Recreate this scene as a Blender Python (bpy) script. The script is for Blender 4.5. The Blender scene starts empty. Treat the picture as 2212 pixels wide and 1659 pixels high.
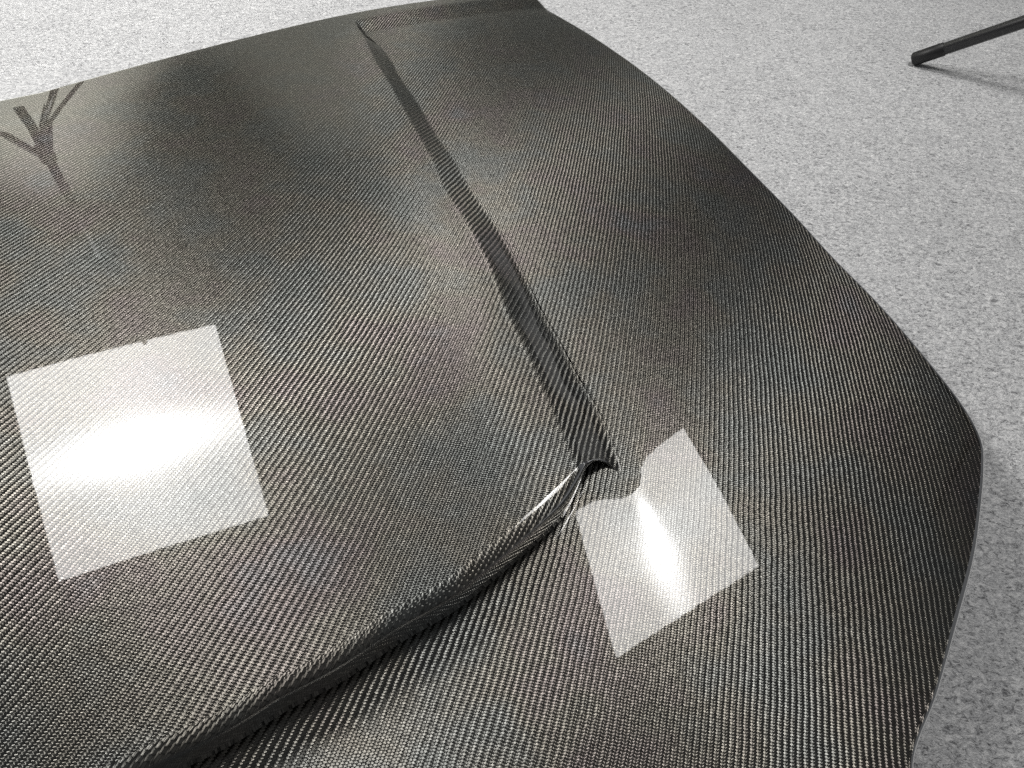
"""Carbon fibre car hood lying on grey felt carpet, lit by two studio lights."""
import bpy, math, random
import numpy as np
EXPOSURE = 0.0
WORLD_COL = (0.95, 0.97, 1.0, 1.0); WORLD_STR = 0.10
TOW = 0.00145                       # width of one carbon tow, metres
JIT = 0.025; K_ALONG = 0.30; K_ACROSS = 0.10; COAT_IOR = 1.44
GRAZE = 1.0; FIB_ALB = 0.36; FIB_ROUGH = 0.38; FIB_ANI = 0.8; COAT_PRINT = 0.0002
LIP_R = 0.012; LIP_D = 0.020; LIP_SIGN = -1.0
LAMP_COL = (1.0, 0.985, 0.96, 1.0); D_BASE = 13.0; D_HOT = 34.0
WALL_COL = (0.62, 0.63, 0.58); WALL_X1 = 1.6; WALL_H = 2.9
S1 = ((-1.393, 1.631, 1.814), (0.931, 0.366, 0.012), (-0.294, 0.766, -0.571), 0.80)
LB = (-1.40, 1.98); HUB1 = 0.75; TOP1 = 2.2; REACH1 = 0.55; LEGS1 = (-0.7, 1.4, 3.5)
S2 = ((0.805, 1.557, 2.294), (0.600, 0.220, -0.769), (-0.091, 0.974, 0.208), 0.80)
RB = (1.27, 1.02); HUB2 = 0.42; TOP2 = 2.55; REACH2 = 0.62; LEGS2 = (2.635, 0.54, 4.73)
ADDED_SPOTS = [((-2.2, 2.2, 3.2), (-2.9, 3.6, 0.1), 1500, 52), ((-0.9, 2.4, 3.2), (-0.85, 3.6, 0.3), 420, 34)]

# ================= camera, world, lamps' shared settings =================
scene = bpy.context.scene
H_CAM = 0.63; PITCH_DEG = 48.9
cam_d = bpy.data.cameras.new("camera"); cam = bpy.data.objects.new("camera", cam_d)
scene.collection.objects.link(cam); scene.camera = cam
cam.location = (0.0, 0.0, H_CAM)
cam.rotation_euler = (math.radians(90.0-PITCH_DEG), 0.0, 0.0)
cam_d.sensor_width = 36.0; cam_d.lens = 36.0*1597.0/2212.0
cam_d.clip_start = 0.02; cam_d.clip_end = 60.0
scene.view_settings.view_transform = "Standard"; scene.view_settings.look = "None"
scene.view_settings.exposure = EXPOSURE; scene.view_settings.gamma = 1.0
world = bpy.data.worlds.new("World"); scene.world = world; world.use_nodes = True
bgn = world.node_tree.nodes["Background"]
bgn.inputs[0].default_value = WORLD_COL; bgn.inputs[1].default_value = WORLD_STR
scene.render.engine = "CYCLES"; scene.cycles.use_denoising = False
scene.render.resolution_x = 1024; scene.render.resolution_y = 768
# ---------------------------------------------------------------- hood shape functions (plan x, y in metres)
RV = np.array([0.8516, 0.5242]); FV = np.array([0.5242, -0.8516])      # across and towards the nose
RC = -0.045; Z0 = 0.13
def rf(x, y): return x*RV[0]+y*RV[1], x*FV[0]+y*FV[1]
def xy(r, f): return r*RV[0]+f*FV[0], r*RV[1]+f*FV[1]
def sm(t):
    t = np.clip(t, 0, 1); return t*t*(3-2*t)
def crown(x, y):
    r, f = rf(x, y)
    return Z0-0.055*(r-RC)**2-0.016*(f+0.30)**2-0.12*np.clip(r-0.34, 0, 1)**2
BACK_F0 = None
def recess(x, y):
    r, f = rf(x, y)
    d = f-backf(r)-0.028
    return 0.010*sm(d/0.05)+0.031*sm(d/1.3)
def backf(r):
    return np.interp(r, BR, BF)
def backroll(x, y):
    r, f = rf(x, y)
    return BROLL*np.clip(1-(f-backf(r))/0.11, 0, 1.2)**2
BROLL = 0.0
BR = np.array([-2, 2.]); BF = np.array([-1.1, -1.1])
def seg_sdf(x, y, P):
    """signed distance to an open polyline, positive on its right (towards larger r)"""
    x = np.asarray(x, float); y = np.asarray(y, float)
    best = np.full(x.shape, 1e9); sg = np.ones(x.shape)
    for a, b in zip(P[:-1], P[1:]):
        d = b-a; L = d@d
        t = np.clip(((x-a[0])*d[0]+(y-a[1])*d[1])/L, 0, 1)
        qx = x-a[0]-t*d[0]; qy = y-a[1]-t*d[1]
        q = np.hypot(qx, qy); m = q < best-1e-12
        best = np.where(m, q, best)
        c = d[0]*(y-a[1])-d[1]*(x-a[0])
        sg = np.where(m, np.where(c > 0, 1.0, -1.0), sg)
    return best*sg
def prof(w):
    """ramp profile: short round at the top, short fillet at the foot"""
    w = np.clip(w, 0, 1); k = 0.22
    a = w*w/(2*k*(1-k)); c = 1-(1-w)**2/(2*k*(1-k)); b = (w-k/2)/(1-k)
    return np.where(w < k, a, np.where(w > 1-k, c, b))
RL = SL = EL = None
FOOT = (0.112, 0.335); FOOT_H = 0.0006
SHOULDER = 0.0035
def zl(x, y):
    z = crown(x, y)-recess(x, y)-backroll(x, y)+FOOT_H*np.exp(-((x-FOOT[0])**2+(y-FOOT[1])**2)/0.026**2)
    if EL is not None:
        d = np.abs(seg_sdf(x, y, EL)); z = z-0.0022*np.clip(1-d/0.045, 0, 1)**2
    return z
def zu(x, y):
    z = crown(x, y)-backroll(x, y)
    if RL is None: return z
    a = seg_sdf(x, y, RL); b = seg_sdf(x, y, SL)
    w = np.where(a <= 0, 0.0, np.where(b >= 0, 1.0, a/np.maximum(a-b, 1e-6)))
    return z-recess(x, y)*prof(w)-SHOULDER*sm((recess(x, y))/0.02)*np.clip(1+a/0.07, 0, 1)**2*(1-w)
def spline(P, n):
    """centripetal-ish smooth resample of control points by arc length"""
    P = np.asarray(P, float); d = np.r_[0, np.cumsum(np.hypot(*np.diff(P, axis=0).T))]
    m = np.gradient(P, d, axis=0); s = np.linspace(0, d[-1], n)
    i = np.clip(np.searchsorted(d, s)-1, 0, len(d)-2); h = (d[i+1]-d[i])[:, None]; t = ((s-d[i])[:, None])/h
    return (2*t**3-3*t*t+1)*P[i]+(t**3-2*t*t+t)*h*m[i]+(-2*t**3+3*t*t)*P[i+1]+(t**3-t*t)*h*m[i+1]
# outlines of the hood in plan, metres
BROLL = 0.004
BR = np.array([-2.0, 2.0]); BF = np.array([-0.98522, -1.41983])
E = np.array([(-0.0564, 1.7523), (0.0501, 1.4995), (0.1457, 1.3520), (0.2275, 1.1999), (0.2885, 1.0498), (0.3344, 0.9083), (0.3684, 0.8020), (0.3938, 0.7109), (0.4181, 0.6389), (0.4353, 0.5734), (0.4459, 0.5219), (0.4525, 0.4833), (0.4541, 0.4522), (0.4504, 0.4246), (0.4385, 0.3972), (0.4171, 0.3566), (0.3896, 0.3080), (0.3458, 0.2424), (0.3075, 0.1865), (0.2698, 0.1339), (0.2640, 0.0709), (0.2364, 0.0070), (0.1920, -0.0544)])
R = np.array([(-0.2797, 1.2962), (-0.2399, 1.1979), (-0.2179, 1.1215), (-0.1846, 1.0424), (-0.1563, 0.9654), (-0.1269, 0.8864), (-0.1010, 0.8156), (-0.0860, 0.7635), (-0.0488, 0.6773), (-0.0213, 0.5965), (-0.0055, 0.5322), (0.0062, 0.4997), (0.0247, 0.4402), (0.0319, 0.4139), (0.0432, 0.3771), (0.0522, 0.3484)])
S = np.array([(-0.2775, 1.2979), (-0.2407, 1.2357), (-0.1968, 1.1634), (-0.1614, 1.0649), (-0.1275, 0.9862), (-0.0966, 0.9035), (-0.0721, 0.8492), (-0.0520, 0.7926), (-0.0174, 0.7116), (0.0123, 0.6300), (0.0330, 0.5647), (0.0463, 0.5314), (0.0681, 0.4699), (0.0795, 0.4427), (0.0910, 0.4041), (0.0975, 0.3714), (0.0990, 0.3383)])
SX = np.array([(0.0910, 0.4041), (0.0975, 0.3714), (0.0990, 0.3383), (0.1203, 0.2809), (0.1508, 0.1588), (0.1805, 0.0406), (0.1920, -0.0544)])
L = np.array([(0.0990, 0.3383), (0.0988, 0.3555), (0.0929, 0.3704), (0.0839, 0.3761), (0.0748, 0.3735), (0.0637, 0.3632), (0.0525, 0.3494), (0.0371, 0.3310), (0.0197, 0.3115), (-0.0021, 0.2898), (-0.0263, 0.2671), (-0.0494, 0.2471), (-0.0872, 0.2228), (-0.1281, 0.1932), (-0.1605, 0.1752), (-0.1918, 0.1592)])
EL = spline(E, 400)
re, fe = rf(*EL.T); ke = int(np.argmax(fe > backf(re))); EL = EL[ke:]
_r0 = rf(*EL[0])[0]; EL[0] = xy(_r0, float(backf(_r0)))
RL = spline(R, 140); NS = 170; SH = spline(S, NS)
SXL = spline(SX, 120); _i = int(np.argmin(np.hypot(*(SXL-S[-1]).T))); SXL = np.vstack([S[-1:], SXL[_i+1:]])
SL = np.vstack([SH, SXL[1:]])

# ================= helpers =================
def link(o, parent=None):
    scene.collection.objects.link(o)
    if parent is not None: o.parent = parent
    return o
def tag(o, label=None, cat=None, group=None, kind=None):
    if label: o["label"] = label
    if cat: o["category"] = cat
    if group: o["group"] = group
    if kind: o["kind"] = kind
    return o
def empty(name, loc):
    o = bpy.data.objects.new(name, None); o.location = loc; o.empty_display_size = 0.1
    return link(o)
def mesh_obj(name, V, F, mat, parent=None, smooth=True, loc=None):
    V = np.asarray(V, float)
    off = np.array(parent.location) if parent is not None else np.zeros(3)
    if loc is not None: off = np.array(loc)
    me = bpy.data.meshes.new(name); me.from_pydata((V-off).tolist(), [], [tuple(int(i) for i in f) for f in F])
    me.polygons.foreach_set("use_smooth", [smooth]*len(me.polygons)); me.update()
    o = bpy.data.objects.new(name, me); me.materials.append(mat)
    if loc is not None: o.location = loc
    return link(o, parent)
class NT:
    """small wrapper that makes node math readable"""
    def __init__(s, name):
        s.m = bpy.data.materials.new(name); s.m.use_nodes = True; s.t = s.m.node_tree
        s.b = s.t.nodes["Principled BSDF"]; s.out = s.t.nodes["Material Output"]
    def n(s, typ, **kw):
        x = s.t.nodes.new(typ)
        for k, v in kw.items(): setattr(x, k, v)
        return x
    def put(s, sock, v):
        if isinstance(v, bpy.types.NodeSocket): s.t.links.new(v, sock)
        elif v is not None: sock.default_value = v
    def ma(s, op, a, b=None, c=None, clamp=False):
        x = s.n("ShaderNodeMath", operation=op); x.use_clamp = clamp
        for i, v in enumerate((a, b, c)):
            if v is not None: s.put(x.inputs[i], v)
        return x.outputs[0]
    def ve(s, op, a, b=None, sc=None):
        x = s.n("ShaderNodeVectorMath", operation=op); s.put(x.inputs[0], a)
        if b is not None: s.put(x.inputs[1], b)
        if sc is not None: s.put(x.inputs[3], sc)
        return x.outputs[0]
    def mixv(s, f, a, b):
        x = s.n("ShaderNodeMix", data_type="VECTOR"); s.put(x.inputs[0], f); s.put(x.inputs[4], a); s.put(x.inputs[5], b)
        return x.outputs[1]
    def mixc(s, f, a, b, mode="MIX"):
        x = s.n("ShaderNodeMix", data_type="RGBA", blend_type=mode); s.put(x.inputs[0], f); s.put(x.inputs[6], a); s.put(x.inputs[7], b)
        return x.outputs[2]
    def noise(s, vec, scale, detail=2.0, rough=0.5, dist=0.0):
        x = s.n("ShaderNodeTexNoise"); s.put(x.inputs["Vector"], vec); x.inputs["Scale"].default_value = scale
        x.inputs["Detail"].default_value = detail; x.inputs["Roughness"].default_value = rough; x.inputs["Distortion"].default_value = dist
        return x
    def ramp(s, f, stops):
        x = s.n("ShaderNodeValToRGB"); s.put(x.inputs[0], f); cr = x.color_ramp
        while len(cr.elements) < len(stops): cr.elements.new(0.5)
        for e, (p, c) in zip(cr.elements, stops):
            e.position = p; e.color = c if len(c) == 4 else (*c, 1)
        return x.outputs[0]
    def bump(s, h, dist, strength=1.0, normal=None):
        x = s.n("ShaderNodeBump"); x.inputs["Distance"].default_value = dist; x.inputs["Strength"].default_value = strength
        s.put(x.inputs["Height"], h)
        if normal is not None: s.put(x.inputs["Normal"], normal)
        return x.outputs[0]
def plain(name, col, rough=0.5, metal=0.0, coat=0.0, bump=None):
    t = NT(name); tc = t.n("ShaderNodeTexCoord").outputs["Object"]
    nz = t.noise(tc, 35.0, 4.0, 0.6)
    c2 = tuple(c*0.72 for c in col)
    t.put(t.b.inputs["Base Color"], t.mixc(nz.outputs[0], (*col, 1), (*c2, 1)))
    t.put(t.b.inputs["Roughness"], t.ma("MULTIPLY_ADD", nz.outputs[0], 0.16, rough-0.08)); t.b.inputs["Metallic"].default_value = metal
    t.b.inputs["Coat Weight"].default_value = coat
    if bump:
        t.put(t.b.inputs["Normal"], t.bump(t.noise(tc, bump[0], 3.0).outputs[0], bump[1]))
    return t.m

# ================= materials =================
def carbon_material():
    t = NT("twill_carbon_under_clear_coat")
    uv = t.n("ShaderNodeAttribute", attribute_name="weave").outputs["Vector"]
    fib = t.n("ShaderNodeAttribute", attribute_name="fibre").outputs["Vector"]
    N = t.n("ShaderNodeNewGeometry").outputs["Normal"]
    N0 = N
    sx = t.n("ShaderNodeSeparateXYZ"); t.put(sx.inputs[0], uv); u0, v0 = sx.outputs[0], sx.outputs[1]
    # tows wander a little, as laid by hand
    wob = t.noise(uv, 0.035, 2.0); ws = t.n("ShaderNodeSeparateColor"); t.put(ws.inputs[0], wob.outputs["Color"])
    u = t.ma("ADD", u0, t.ma("MULTIPLY_ADD", ws.outputs[0], 1.6, -0.8)); v = t.ma("ADD", v0, t.ma("MULTIPLY_ADD", ws.outputs[1], 1.6, -0.8))
    wob2 = t.noise(uv, 0.55, 1.0); ws2 = t.n("ShaderNodeSeparateColor"); t.put(ws2.inputs[0], wob2.outputs["Color"])
    u = t.ma("ADD", u, t.ma("MULTIPLY_ADD", ws2.outputs[0], 0.44, -0.22)); v = t.ma("ADD", v, t.ma("MULTIPLY_ADD", ws2.outputs[1], 0.44, -0.22))
    i, j = t.ma("FLOOR", u), t.ma("FLOOR", v)
    m = t.ma("FLOORED_MODULO", t.ma("ADD", i, v), 4.0); n = t.ma("FLOORED_MODULO", t.ma("ADD", j, u), 4.0)
    warp = t.ma("LESS_THAN", t.ma("FLOORED_MODULO", t.ma("ADD", i, j), 4.0), 1.5)
    bw = t.ma("SUBTRACT", m, 1.0); bf = t.ma("SUBTRACT", n, 3.0)
    cu = t.ma("MULTIPLY_ADD", t.ma("FRACT", u), 2.0, -1.0); cv = t.ma("MULTIPLY_ADD", t.ma("FRACT", v), 2.0, -1.0)
    def pick(a, b): return t.ma("ADD", t.ma("MULTIPLY", a, warp), t.ma("MULTIPLY", b, t.ma("SUBTRACT", 1.0, warp)))
    B, Cc = pick(bw, bf), pick(cu, cv)
    Tv = t.ve("NORMALIZE", t.ve("SUBTRACT", fib, t.ve("MULTIPLY", N, t.ve("MULTIPLY", fib, N))))
    # project the fibre direction on the surface: T - N (T.N)
    dt = t.n("ShaderNodeVectorMath", operation="DOT_PRODUCT"); t.put(dt.inputs[0], fib); t.put(dt.inputs[1], N)
    Tv = t.ve("NORMALIZE", t.ve("SUBTRACT", fib, t.ve("SCALE", N, sc=dt.outputs["Value"])))
    Tu = t.ve("NORMALIZE", t.ve("CROSS_PRODUCT", Tv, N))
    inv = t.ma("SUBTRACT", 1.0, warp)
    along = t.mixv(warp, Tu, Tv); across = t.mixv(warp, Tv, Tu)
    # one float = one cell: small random lean of each
    cell = t.n("ShaderNodeCombineXYZ")
    t.put(cell.inputs[0], pick(i, t.ma("FLOOR", t.ma("DIVIDE", t.ma("ADD", j, u), 4.0)))); t.put(cell.inputs[1], pick(t.ma("FLOOR", t.ma("DIVIDE", t.ma("ADD", i, v), 4.0)), j)); t.put(cell.inputs[2], warp)
    wn = t.n("ShaderNodeTexWhiteNoise", noise_dimensions="3D"); t.put(wn.inputs["Vector"], cell.outputs[0])
    wc = t.n("ShaderNodeSeparateColor"); t.put(wc.inputs[0], wn.outputs["Color"])
    ra = t.ma("MULTIPLY_ADD", wc.outputs[0], 2*JIT, -JIT); rb = t.ma("MULTIPLY_ADD", wc.outputs[1], 2*JIT, -JIT)
    ta = t.ma("ADD", t.ma("MULTIPLY", t.ma("MULTIPLY", B, t.ma("MULTIPLY_ADD", t.ma("MULTIPLY", B, B), 0.8, 0.2)), K_ALONG), ra); tb = t.ma("ADD", t.ma("MULTIPLY", Cc, K_ACROSS), rb)
    Nf = t.ve("NORMALIZE", t.ve("ADD", t.ve("ADD", N, t.ve("SCALE", along, sc=ta)), t.ve("SCALE", across, sc=tb)))
    # resin pockets between floats, with the shadow between cells painted into the colour
    eb = t.ma("ABSOLUTE", B); ec = t.ma("ABSOLUTE", Cc)
    e1 = t.ma("POWER", eb, 6.0); e2 = t.ma("POWER", ec, 8.0)
    gap = t.ma("MULTIPLY", t.ma("ADD", e1, e2, clamp=True), 0.82)
    # fibre tint drifts between warm and cool over the cloth
    tint = t.noise(uv, 0.011, 3.0, 0.6)
    col = t.ramp(tint.outputs[0], [(0.28, (0.80, 0.86, 0.84)), (0.42, (0.92, 0.93, 0.88)), (0.52, (1.0, 0.94, 0.82)), (0.62, (0.98, 0.86, 0.82)), (0.72, (0.90, 0.90, 0.92))])
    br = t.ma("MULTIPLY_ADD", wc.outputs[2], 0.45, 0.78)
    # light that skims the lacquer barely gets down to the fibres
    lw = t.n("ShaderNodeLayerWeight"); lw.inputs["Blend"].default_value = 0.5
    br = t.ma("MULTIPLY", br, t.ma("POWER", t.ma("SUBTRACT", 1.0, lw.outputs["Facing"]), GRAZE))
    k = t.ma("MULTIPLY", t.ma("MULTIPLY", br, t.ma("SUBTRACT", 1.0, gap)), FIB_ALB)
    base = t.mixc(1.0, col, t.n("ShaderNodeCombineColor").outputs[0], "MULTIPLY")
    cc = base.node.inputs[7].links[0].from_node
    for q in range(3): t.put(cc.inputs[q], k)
    # weave prints very faintly through the lacquer
    pr = t.noise(uv, 0.35, 1.0); orange = t.bump(pr.outputs[0], 0.000004, 1.0)
    Nc = t.ve("NORMALIZE", t.ve("ADD", orange, t.ve("ADD", t.ve("SCALE", along, sc=t.ma("MULTIPLY", B, COAT_PRINT)), t.ve("SCALE", across, sc=t.ma("MULTIPLY", Cc, COAT_PRINT)))))
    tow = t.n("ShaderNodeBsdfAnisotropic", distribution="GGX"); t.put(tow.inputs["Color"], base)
    tow.inputs["Roughness"].default_value = FIB_ROUGH; tow.inputs["Anisotropy"].default_value = FIB_ANI
    t.put(tow.inputs["Normal"], Nf); t.put(tow.inputs["Tangent"], along)
    coat = t.n("ShaderNodeBsdfAnisotropic", distribution="GGX"); coat.inputs["Roughness"].default_value = 0.02; t.put(coat.inputs["Normal"], Nc)
    fr = t.n("ShaderNodeFresnel"); fr.inputs["IOR"].default_value = COAT_IOR; t.put(fr.inputs["Normal"], N)
    mx = t.n("ShaderNodeMixShader"); t.put(mx.inputs[0], fr.outputs[0]); t.put(mx.inputs[1], tow.outputs[0]); t.put(mx.inputs[2], coat.outputs[0])
    t.put(t.out.inputs[0], mx.outputs[0]); t.t.nodes.remove(t.b)
    return t.m
def carpet_material():
    t = NT("grey_needle_felt"); tc = t.n("ShaderNodeTexCoord").outputs["Object"]
    mp = t.n("ShaderNodeMapping"); t.put(mp.inputs[0], tc); mp.inputs["Rotation"].default_value = (0, 0, 0.25); mp.inputs["Scale"].default_value = (1.0, 1.35, 1.0)
    p = mp.outputs[0]
    n1 = t.noise(p, 150.0, 3.0, 0.7, 1.2); n2 = t.noise(p, 360.0, 2.0, 0.6, 1.6); n3 = t.noise(tc, 22.0, 3.0, 0.6); n4 = t.noise(tc, 4.0, 2.0, 0.5)
    f = t.ma("ADD", t.ma("MULTIPLY", n1.outputs[0], 0.62), t.ma("MULTIPLY", n2.outputs[0], 0.38))
    f = t.ma("ADD", f, t.ma("MULTIPLY_ADD", n3.outputs[0], 0.08, -0.04))
    c = t.ramp(f, [(0.38, (0.20, 0.20, 0.21)), (0.45, (0.54, 0.545, 0.555)), (0.53, (0.74, 0.745, 0.755)), (0.60, (0.98, 0.98, 0.98))])
    c = t.mixc(1.0, c, t.ramp(n4.outputs[0], [(0.3, (0.92, 0.92, 0.92)), (0.7, (1, 1, 1))]), "MULTIPLY")
    t.put(t.b.inputs["Base Color"], c); t.b.inputs["Roughness"].default_value = 0.95; t.b.inputs["Specular IOR Level"].default_value = 0.15
    t.b.inputs["Sheen Weight"].default_value = 0.15
    t.put(t.b.inputs["Normal"], t.bump(f, 0.0035, 0.9))
    return t.m
def diffuser_material(name, base, hot, along_x, cx, cy):
    """white cloth of a soft box with its long lamp showing through"""
    t = NT(name); tc = t.n("ShaderNodeTexCoord").outputs["Object"]
    sx = t.n("ShaderNodeSeparateXYZ"); t.put(sx.inputs[0], tc)
    x = t.ma("SUBTRACT", sx.outputs[0], cx); y = t.ma("SUBTRACT", sx.outputs[1], cy)
    if not along_x: x, y = y, x
    def g(a, sa, b, sb):
        return t.ma("EXPONENT", t.ma("MULTIPLY", -1.0, t.ma("ADD", t.ma("POWER", t.ma("ABSOLUTE", t.ma("DIVIDE", a, sa)), 2.0), t.ma("POWER", t.ma("ABSOLUTE", t.ma("DIVIDE", b, sb)), 2.0))))
    s = t.ma("ADD", t.ma("MULTIPLY", g(x, 0.24, y, 0.085), hot), t.ma("MULTIPLY", g(x, 0.55, y, 0.075), hot*0.35))
    s = t.ma("ADD", s, t.ma("MULTIPLY", g(x, 0.16, y, 0.30), hot*0.14))
    s = t.ma("ADD", s, base)
    nz = t.noise(tc, 3.0, 2.0)
    s = t.ma("MULTIPLY", s, t.ma("MULTIPLY_ADD", nz.outputs[0], 0.16, 0.92))
    em = t.n("ShaderNodeEmission"); em.inputs[0].default_value = LAMP_COL; t.put(em.inputs[1], s)
    t.put(t.out.inputs[0], em.outputs[0])
    return t.m
M_CARBON = carbon_material(); M_CARPET = carpet_material()
M_TUBE = plain("black_satin_steel", (0.022, 0.022, 0.024), 0.36, 0.0, 0.25)
M_CAP = plain("black_plastic", (0.018, 0.018, 0.019), 0.45)
M_CLOTH = plain("black_nylon", (0.02, 0.02, 0.022), 0.8)
M_WALL = plain("pale_partition_paint", WALL_COL, 0.7)
M_PRINT = plain("warm_cream_print", (0.80, 0.62, 0.40), 0.5)

# ================= hood skin =================
WS = [0.8579, -0.1914, 0.1623, 0.2383, 0.0262, -0.1025, -0.1688, 0.1712, -0.0253]
WQ = [0.2046, 0.9672, -0.1451, 0.0126, 0.0017, 0.0709, -0.1099, 0.016, -0.0008]
def weave_at(x, y):
    """cloth coordinates in tows, and the direction in plan in which the warp runs"""
    X = np.clip(x, -1.0, 0.75); Y = np.clip(y-0.6, -0.75, 1.0); ox, oy = x-X, y-0.6-Y
    P = [X, Y, X*X, X*Y, Y*Y, X**3, X*X*Y, X*Y*Y, Y**3]
    s = sum(c*p for c, p in zip(WS, P)); q = sum(c*p for c, p in zip(WQ, P))
    o, z = np.ones_like(X), np.zeros_like(X)
    GX = [o, z, 2*X, Y, z, 3*X*X, 2*X*Y, Y*Y, z]; GY = [z, o, z, X, 2*Y, z, X*X, 2*X*Y, 3*Y*Y]
    sx, sy = sum(c*g for c, g in zip(WS, GX)), sum(c*g for c, g in zip(WS, GY))
    qx, qy = sum(c*g for c, g in zip(WQ, GX)), sum(c*g for c, g in zip(WQ, GY))
    s = s+sx*ox+sy*oy; q = q+qx*ox+qy*oy
    k = 1/(math.sqrt(2)*TOW)
    ux, uy = sx+qx, sy+qy
    d = np.stack([-uy, ux], -1); vx, vy = sx-qx, sy-qy
    d = d*np.sign(d[..., 0]*vx+d[..., 1]*vy)[..., None]; d /= np.linalg.norm(d, axis=-1, keepdims=True)
    return (s+q)*k, (s-q)*k, d
def carbon_obj(name, V, F, N, parent, extra=None, fib3=None):
    o = mesh_obj(name, V, F, M_CARBON, parent)
    V = np.asarray(V); u, v, d = weave_at(V[:, 0], V[:, 1])
    if extra is not None: u = u+extra; v = v-0.4*extra
    W = np.stack([u, v, np.zeros_like(u)], -1); D = np.concatenate([d, np.zeros((len(V), 1))], 1)
    if fib3 is not None: D = fib3
    a = o.data.attributes.new("weave", "FLOAT_VECTOR", "POINT"); a.data.foreach_set("vector", W.ravel().astype(np.float32))
    a = o.data.attributes.new("fibre", "FLOAT_VECTOR", "POINT"); a.data.foreach_set("vector", D.ravel().astype(np.float32))
    if N is not None:
        o.data.normals_split_custom_set_from_vertices([tuple(n) for n in N])
    return o
def mirror_pts(P):
    r, f = rf(P[..., 0], P[..., 1]); x, y = xy(2*RC-r, f); return np.stack([x, y], -1)
def coons(top, bot, left, right):
    """grid [row][col] between four plan curves (rows run from top to bottom)"""
    nu, nv = len(top), len(left); u = np.linspace(0, 1, nu)[None, :, None]; v = np.linspace(0, 1, nv)[:, None, None]
    return ((1-v)*top[None]+v*bot[None]+(1-u)*left[:, None]+u*right[:, None]
            - ((1-u)*(1-v)*top[0]+u*(1-v)*top[-1]+(1-u)*v*bot[0]+u*v*bot[-1]))
def lerp(a, b, n): return np.array(a)[None]*(1-np.linspace(0, 1, n))[:, None]+np.array(b)[None]*np.linspace(0, 1, n)[:, None]
def grid_faces(nv, nu, base=0, flip=False):
    i = np.arange(nv-1)[:, None]*nu+np.arange(nu-1)[None]; i = i.ravel()+base
    F = np.stack([i, i+nu, i+nu+1, i+1], -1)
    return F[:, ::-1] if flip else F
def surf(P, fn):
    x, y = P[..., 0].ravel(), P[..., 1].ravel(); e = 4e-4
    z = fn(x, y); gx = (fn(x+e, y)-fn(x-e, y))/(2*e); gy = (fn(x, y+e)-fn(x, y-e))/(2*e)
    n = np.stack([-gx, -gy, np.ones_like(gx)], -1); n /= np.linalg.norm(n, axis=-1, keepdims=True)
    return np.stack([x, y, z], -1), n
def both_sides(grids, fn):
    """surface pieces and their mirror images across the hood's centre line"""
    V, N, F, b = [], [], [], 0
    for P in grids:
        v, n = surf(P, fn); nv, nu = P.shape[:2]
        V.append(v); N.append(n); F.append(grid_faces(nv, nu, b)); b += len(v)
        Q = mirror_pts(P); w = v.copy(); w[:, :2] = Q.reshape(-1, 2)
        r, f = rf(n[:, 0], n[:, 1]); nx, ny = xy(-r, f); m = np.stack([nx, ny, n[:, 2]], -1)
        V.append(w); N.append(m); F.append(grid_faces(nv, nu, b, True)); b += len(w)
    V, N, F = np.vstack(V), np.vstack(N), np.vstack(F)
    a, c, d = V[F[0][0]], V[F[0][1]], V[F[0][2]]
    if np.cross(c-a, d-a)[2] < 0: F = F[:, ::-1]
    return V, F, N
def axis(f): return np.array(xy(RC, f))
def resample(P, n):
    d = np.r_[0, np.cumsum(np.hypot(*np.diff(P, axis=0).T))]; s = np.linspace(0, d[-1], n)
    return np.stack([np.interp(s, d, P[:, 0]), np.interp(s, d, P[:, 1])], -1)
back_axis = axis(float(backf(RC))); front_f = 0.165
# lip line: run on to the centre line
lr_, lf_ = rf(*L.T); keep = lr_ > RC+0.03
Lc = np.vstack([L[keep], [xy(RC, float(np.interp(RC, lr_[::-1], lf_[::-1])))]])
LL = spline(Lc, 300)
k_foot, k_top = 0, int(np.argmin(np.hypot(*(LL-RL[-1]).T)))
hood = empty("car_hood", (-0.05, 0.65, 0.0))
tag(hood, "glossy black twill carbon fibre car hood lying on the grey carpet", "car hood")
# raised centre with the ramp down its side
NV = 230
RLn, SHn = resample(RL, NV), resample(SH, NV)
lipc = resample(LL[k_top:][::-1], 150)
cen = coons(lerp(back_axis, RLn[0], 150), lipc, lerp(back_axis, lipc[0], NV), np.vstack([RLn[:-1], lipc[-1:]]))
lipr = resample(LL[:k_top+1][::-1], 26)
rmp = coons(lerp(RLn[0], SHn[0], 26), lipr, np.vstack([RLn[:-1], lipc[-1:]]), SHn)
V, F, N = both_sides([cen, rmp], zu); carbon_obj("raised_center_skin", V, F, N, hood)
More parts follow.
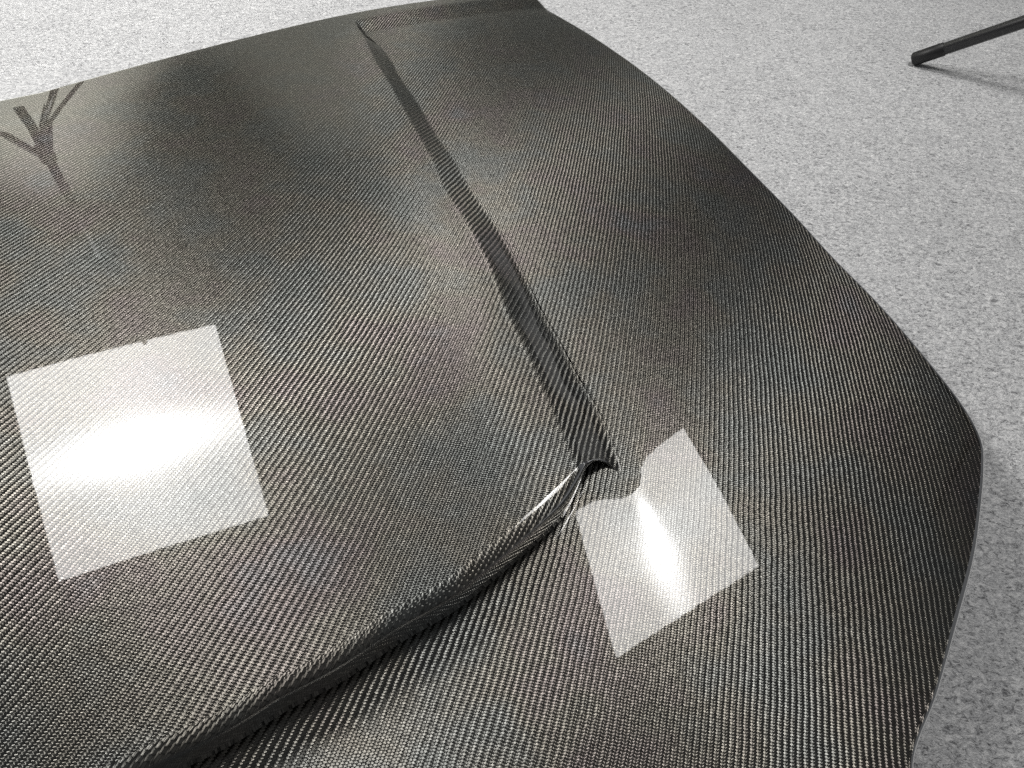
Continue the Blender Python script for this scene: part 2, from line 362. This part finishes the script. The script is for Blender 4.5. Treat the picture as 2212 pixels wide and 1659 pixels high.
# outer skin, running on under the lip
NO = len(SL); ELn = resample(EL, NO)
out = coons(lerp(SL[0], ELn[0], 170), lerp(SL[-1], ELn[-1], 170), SL, ELn)
k0 = int(np.argmax(rf(*SL.T)[1] > -0.37)); right = SL[k0:]; fr = rf(*SL[-1])[1]
und = coons(lerp(axis(rf(*right[0])[1]-0.01), right[0], 110), lerp(axis(front_f), right[-1], 110), lerp(axis(rf(*right[0])[1]-0.01), axis(front_f), len(right)), right)
V, F, N = both_sides([out, und], zl); V[:, 2] -= 0.00005
carbon_obj("outer_skin", V, F, N, hood)
def sweep(path, zf, prof_, sign=1.0, w=None):
    """rolled edge along a plan path; prof_ = (outward, down) pairs"""
    t = np.gradient(path, axis=0); t /= np.linalg.norm(t, axis=1, keepdims=True)
    n = np.stack([t[:, 1], -t[:, 0]], -1)*sign
    z = zf(path[:, 0], path[:, 1]); V, X = [], []
    w = np.ones(len(path)) if w is None else w
    acc = 0.0; last = (0, 0)
    for (o, d) in prof_:
        acc += math.hypot(o-last[0], d-last[1]); last = (o, d)
        V.append(np.stack([path[:, 0]+n[:, 0]*o*w, path[:, 1]+n[:, 1]*o*w, z-d*w], -1)); X.append(np.full(len(path), acc/TOW))
    T3 = np.concatenate([t, np.gradient(z)[:, None]/np.maximum(np.hypot(*np.gradient(path, axis=0).T), 1e-6)[:, None]], 1)
    T3 /= np.linalg.norm(T3, axis=1, keepdims=True)
    fib = np.tile(T3, (len(prof_), 1))
    return np.vstack(V), grid_faces(len(prof_), len(path)), np.concatenate(X), fib
def roll(rad, down, tuck=0.0, n=7, ry=None):
    ry = rad if ry is None else ry
    p = [(rad*math.sin(a), ry*(1-math.cos(a))) for a in np.linspace(0, math.pi/2, n)]
    return p+[(rad, ry+down*0.5), (rad, ry+down), (rad-tuck, ry+down+tuck*0.3)]
def sweep_obj(name, path, zf, prof_, parent, w=None, sign=1.0):
    Vs, Fs, Xs, Ds = [], [], [], []; b = 0
    v, f, x, d = sweep(path, zf, prof_, sign, w)
    for k in range(2):
        vv, dd = v.copy(), d.copy()
        if k:
            vv[:, :2] = mirror_pts(v[:, :2]); r, ff = rf(d[:, 0], d[:, 1]); dd[:, 0], dd[:, 1] = xy(-r, ff)
        Vs.append(vv); Fs.append((f[:, ::-1] if k else f)+b); Xs.append(x); Ds.append(dd); b += len(v)
    return carbon_obj(name, np.vstack(Vs), np.vstack(Fs), None, parent, np.concatenate(Xs), np.vstack(Ds))
edge = np.vstack([resample(lerp(back_axis, ELn[0], 60), 260)[:-1], resample(EL, 420), resample(lerp(EL[-1], axis(front_f), 20), 60)[1:]])
for _ in range(3):
    edge[1:-1] = 0.25*edge[:-2]+0.5*edge[1:-1]+0.25*edge[2:]
edge_z = lambda x, y: zl(x, y)
sweep_obj("edge_flange", edge, edge_z, roll(0.0045, 0.020, 0.004), hood, sign=-1.0)
# lip over the opening: rolls over and hangs down, dying out towards the ramp
s_ = np.r_[0, np.cumsum(np.hypot(*np.diff(LL, axis=0).T))]
w_ = 0.08+0.92*sm((s_-0.055)/0.07)
sweep_obj("scoop_lip", LL, lambda x, y: zu(x, y)-0.00005, roll(LIP_R, LIP_D, 0.004, ry=LIP_R*0.85), hood, w=w_, sign=LIP_SIGN)

# ================= carpet and partition =================
cs = 3.5; n = 30
P = np.stack(np.meshgrid(np.linspace(-cs, cs, n), np.linspace(-1.2, 5.0, n)), -1)
V = np.concatenate([P.reshape(-1, 2), np.zeros((n*n, 1))], 1)
o = mesh_obj("floor_carpet", V, grid_faces(n, n, 0, True)[:, ::-1], M_CARPET, smooth=False); tag(o, "grey needle felt carpet", kind="structure")
def box(name, lo, hi, mat, parent=None):
    x0, y0, z0 = lo; x1, y1, z1 = hi
    V = [(x, y, z) for x in (x0, x1) for y in (y0, y1) for z in (z0, z1)]
    F = [(0, 1, 3, 2), (4, 6, 7, 5), (0, 4, 5, 1), (2, 3, 7, 6), (0, 2, 6, 4), (1, 5, 7, 3)]
    return mesh_obj(name, V, F, mat, parent, smooth=False)
wl = box("partition_wall", (-3.45, 3.6, -0.01), (WALL_X1, 3.68, WALL_H), M_WALL); tag(wl, kind="structure")

# ================= studio lights on stands =================
def tube(p, q, r0, r1=None, n=20, cap=0.0):
    p, q = np.array(p, float), np.array(q, float); r1 = r0 if r1 is None else r1
    d = q-p; Ln = np.linalg.norm(d); d /= Ln
    a = np.cross(d, [0, 0, 1.0]); a = a/np.linalg.norm(a) if np.linalg.norm(a) > 1e-3 else np.array([1.0, 0, 0]); b = np.cross(d, a)
    c = min(0.003, r0*0.3); st = [(0, r0-c), (c, r0), (Ln-c, r1), (Ln, r1-c)]
    V = [p]+[p+d*s+rr*(a*math.cos(t)+b*math.sin(t)) for s, rr in st for t in np.linspace(0, 2*math.pi, n, endpoint=False)]+[q]
    F = [(0, 1+(k+1) % n, 1+k) for k in range(n)]
    for s in range(3):
        for k in range(n): F.append((1+s*n+k, 1+s*n+(k+1) % n, 1+(s+1)*n+(k+1) % n, 1+(s+1)*n+k))
    F += [(len(V)-1, 1+3*n+k, 1+3*n+(k+1) % n) for k in range(n)]
    return V, F
def softbox(center, ax, ay, size, mat, parent):
    """square cloth front with a rim and a tapered black back; returns the mount point"""
    c, ax, ay = np.array(center), np.array(ax, float), np.array(ay, float); ax /= np.linalg.norm(ax); ay -= ax*(ax@ay); ay /= np.linalg.norm(ay)
    nb = np.cross(ax, ay)                                        # away from the lit side
    if nb[2] < 0: nb = -nb
    h = size/2
    me = bpy.data.meshes.new("diffuser"); me.from_pydata([(-h, -h, 0), (h, -h, 0), (h, h, 0), (-h, h, 0)], [], [(0, 1, 2, 3)]); me.materials.append(mat)
    d = bpy.data.objects.new("diffuser", me); link(d, parent)
    from mathutils import Matrix
    az = np.cross(ax, ay); Mx = Matrix([[ax[i], ay[i], az[i], c[i]-parent.location[i]] for i in range(3)]+[[0, 0, 0, 1]])
    d.matrix_local = Mx
    hh = h+0.012; k = 0.09
    def ring(e, off): return [c+ax*sx*e+ay*sy*e+nb*off for sx, sy in ((-1, -1), (1, -1), (1, 1), (-1, 1))]
    V = ring(h, -0.012)+ring(hh, -0.012)+ring(hh, 0.05)+ring(k, 0.36)+ring(k, 0.44)
    F = [(a*4+i, a*4+(i+1) % 4, (a+1)*4+(i+1) % 4, (a+1)*4+i) for a in range(4) for i in range(4)]+[(16, 17, 18, 19)]
    V = V+ring(h, 0.004); F += [(i, 20+i, 20+(i+1) % 4, (i+1) % 4) for i in range(4)]
    mesh_obj("softbox_shell", V, F, M_CLOTH, parent, smooth=False)
    m = c+nb*0.44
    V, F = tube(m-nb*0.005, m+nb*0.16, 0.055, 0.05, 24); mesh_obj("lamp_head", V, F, M_CAP, parent)
    return m+nb*0.08
def stand(parent, base, hub_z, top, leg_az, reach, mount, r=0.0105):
    bx_, by_ = base
    V, F = tube((bx_, by_, hub_z-0.30), (bx_, by_, top*0.55), 0.0145); mesh_obj("pole", V, F, M_TUBE, parent)
    V, F = tube((bx_, by_, top*0.55-0.01), (bx_, by_, top), 0.0110); mesh_obj("pole", V, F, M_TUBE, parent)
    for z in (hub_z, top*0.55):
        V, F = tube((bx_, by_, z-0.03), (bx_, by_, z+0.03), 0.024); mesh_obj("collar", V, F, M_CAP, parent)
    for a in leg_az:
        dx, dy = math.cos(a), math.sin(a); foot = np.array([bx_+dx*reach, by_+dy*reach, r*0.9]); hub = np.array([bx_+dx*0.02, by_+dy*0.02, hub_z])
        V, F = tube(foot, hub, r); lg = mesh_obj("leg", V, F, M_TUBE, parent)
        e = (hub-foot)/np.linalg.norm(hub-foot); off = parent.location
        V, F = tube(foot-e*0.004, foot+e*0.05, r+0.0012); cp = mesh_obj("rubber_foot", np.array(V)-np.array(off)+0, F, M_CAP); cp.parent = lg
    V, F = tube((bx_, by_, top-0.03), mount, 0.012); mesh_obj("arm", V, F, M_TUBE, parent)
    V, F = tube((bx_, by_, top-0.06), (bx_, by_, top+0.02), 0.022); mesh_obj("collar", V, F, M_CAP, parent)
l1 = empty("studio_light", (LB[0], LB[1], 0.0))
tag(l1, "black light stand and square soft box mirrored in the left of the hood", "studio light", "studio lights")
m1 = softbox(S1[0], S1[1], S1[2], S1[3], diffuser_material("diffuser_lit_left", D_BASE, D_HOT, True, 0.0, 0.0), l1)
stand(l1, LB, HUB1, TOP1, LEGS1, REACH1, m1)
l2 = empty("studio_light", (RB[0], RB[1], 0.0))
tag(l2, "black light stand with one tube leg on the carpet at upper right", "studio light", "studio lights")
m2 = softbox(S2[0], S2[1], S2[2], S2[3], diffuser_material("diffuser_lit_right", D_BASE, D_HOT, False, 0.0, 0.0), l2)
stand(l2, RB, HUB2, TOP2, LEGS2, REACH2, m2)

# unseen spots, added to brighten the partition mirrored in the hood
def spot(loc, at, power, deg, col=(1, 0.97, 0.9)):
    from mathutils import Vector
    l = bpy.data.lights.new("added_wall_spot", "SPOT"); l.energy = power; l.spot_size = math.radians(deg); l.spot_blend = 0.9; l.shadow_soft_size = 0.04; l.color = col
    o = bpy.data.objects.new("added_wall_spot", l); link(o); o.location = loc
    o.rotation_euler = (Vector(at)-Vector(loc)).to_track_quat("-Z", "Y").to_euler()
for sp in ADDED_SPOTS: spot(*sp)
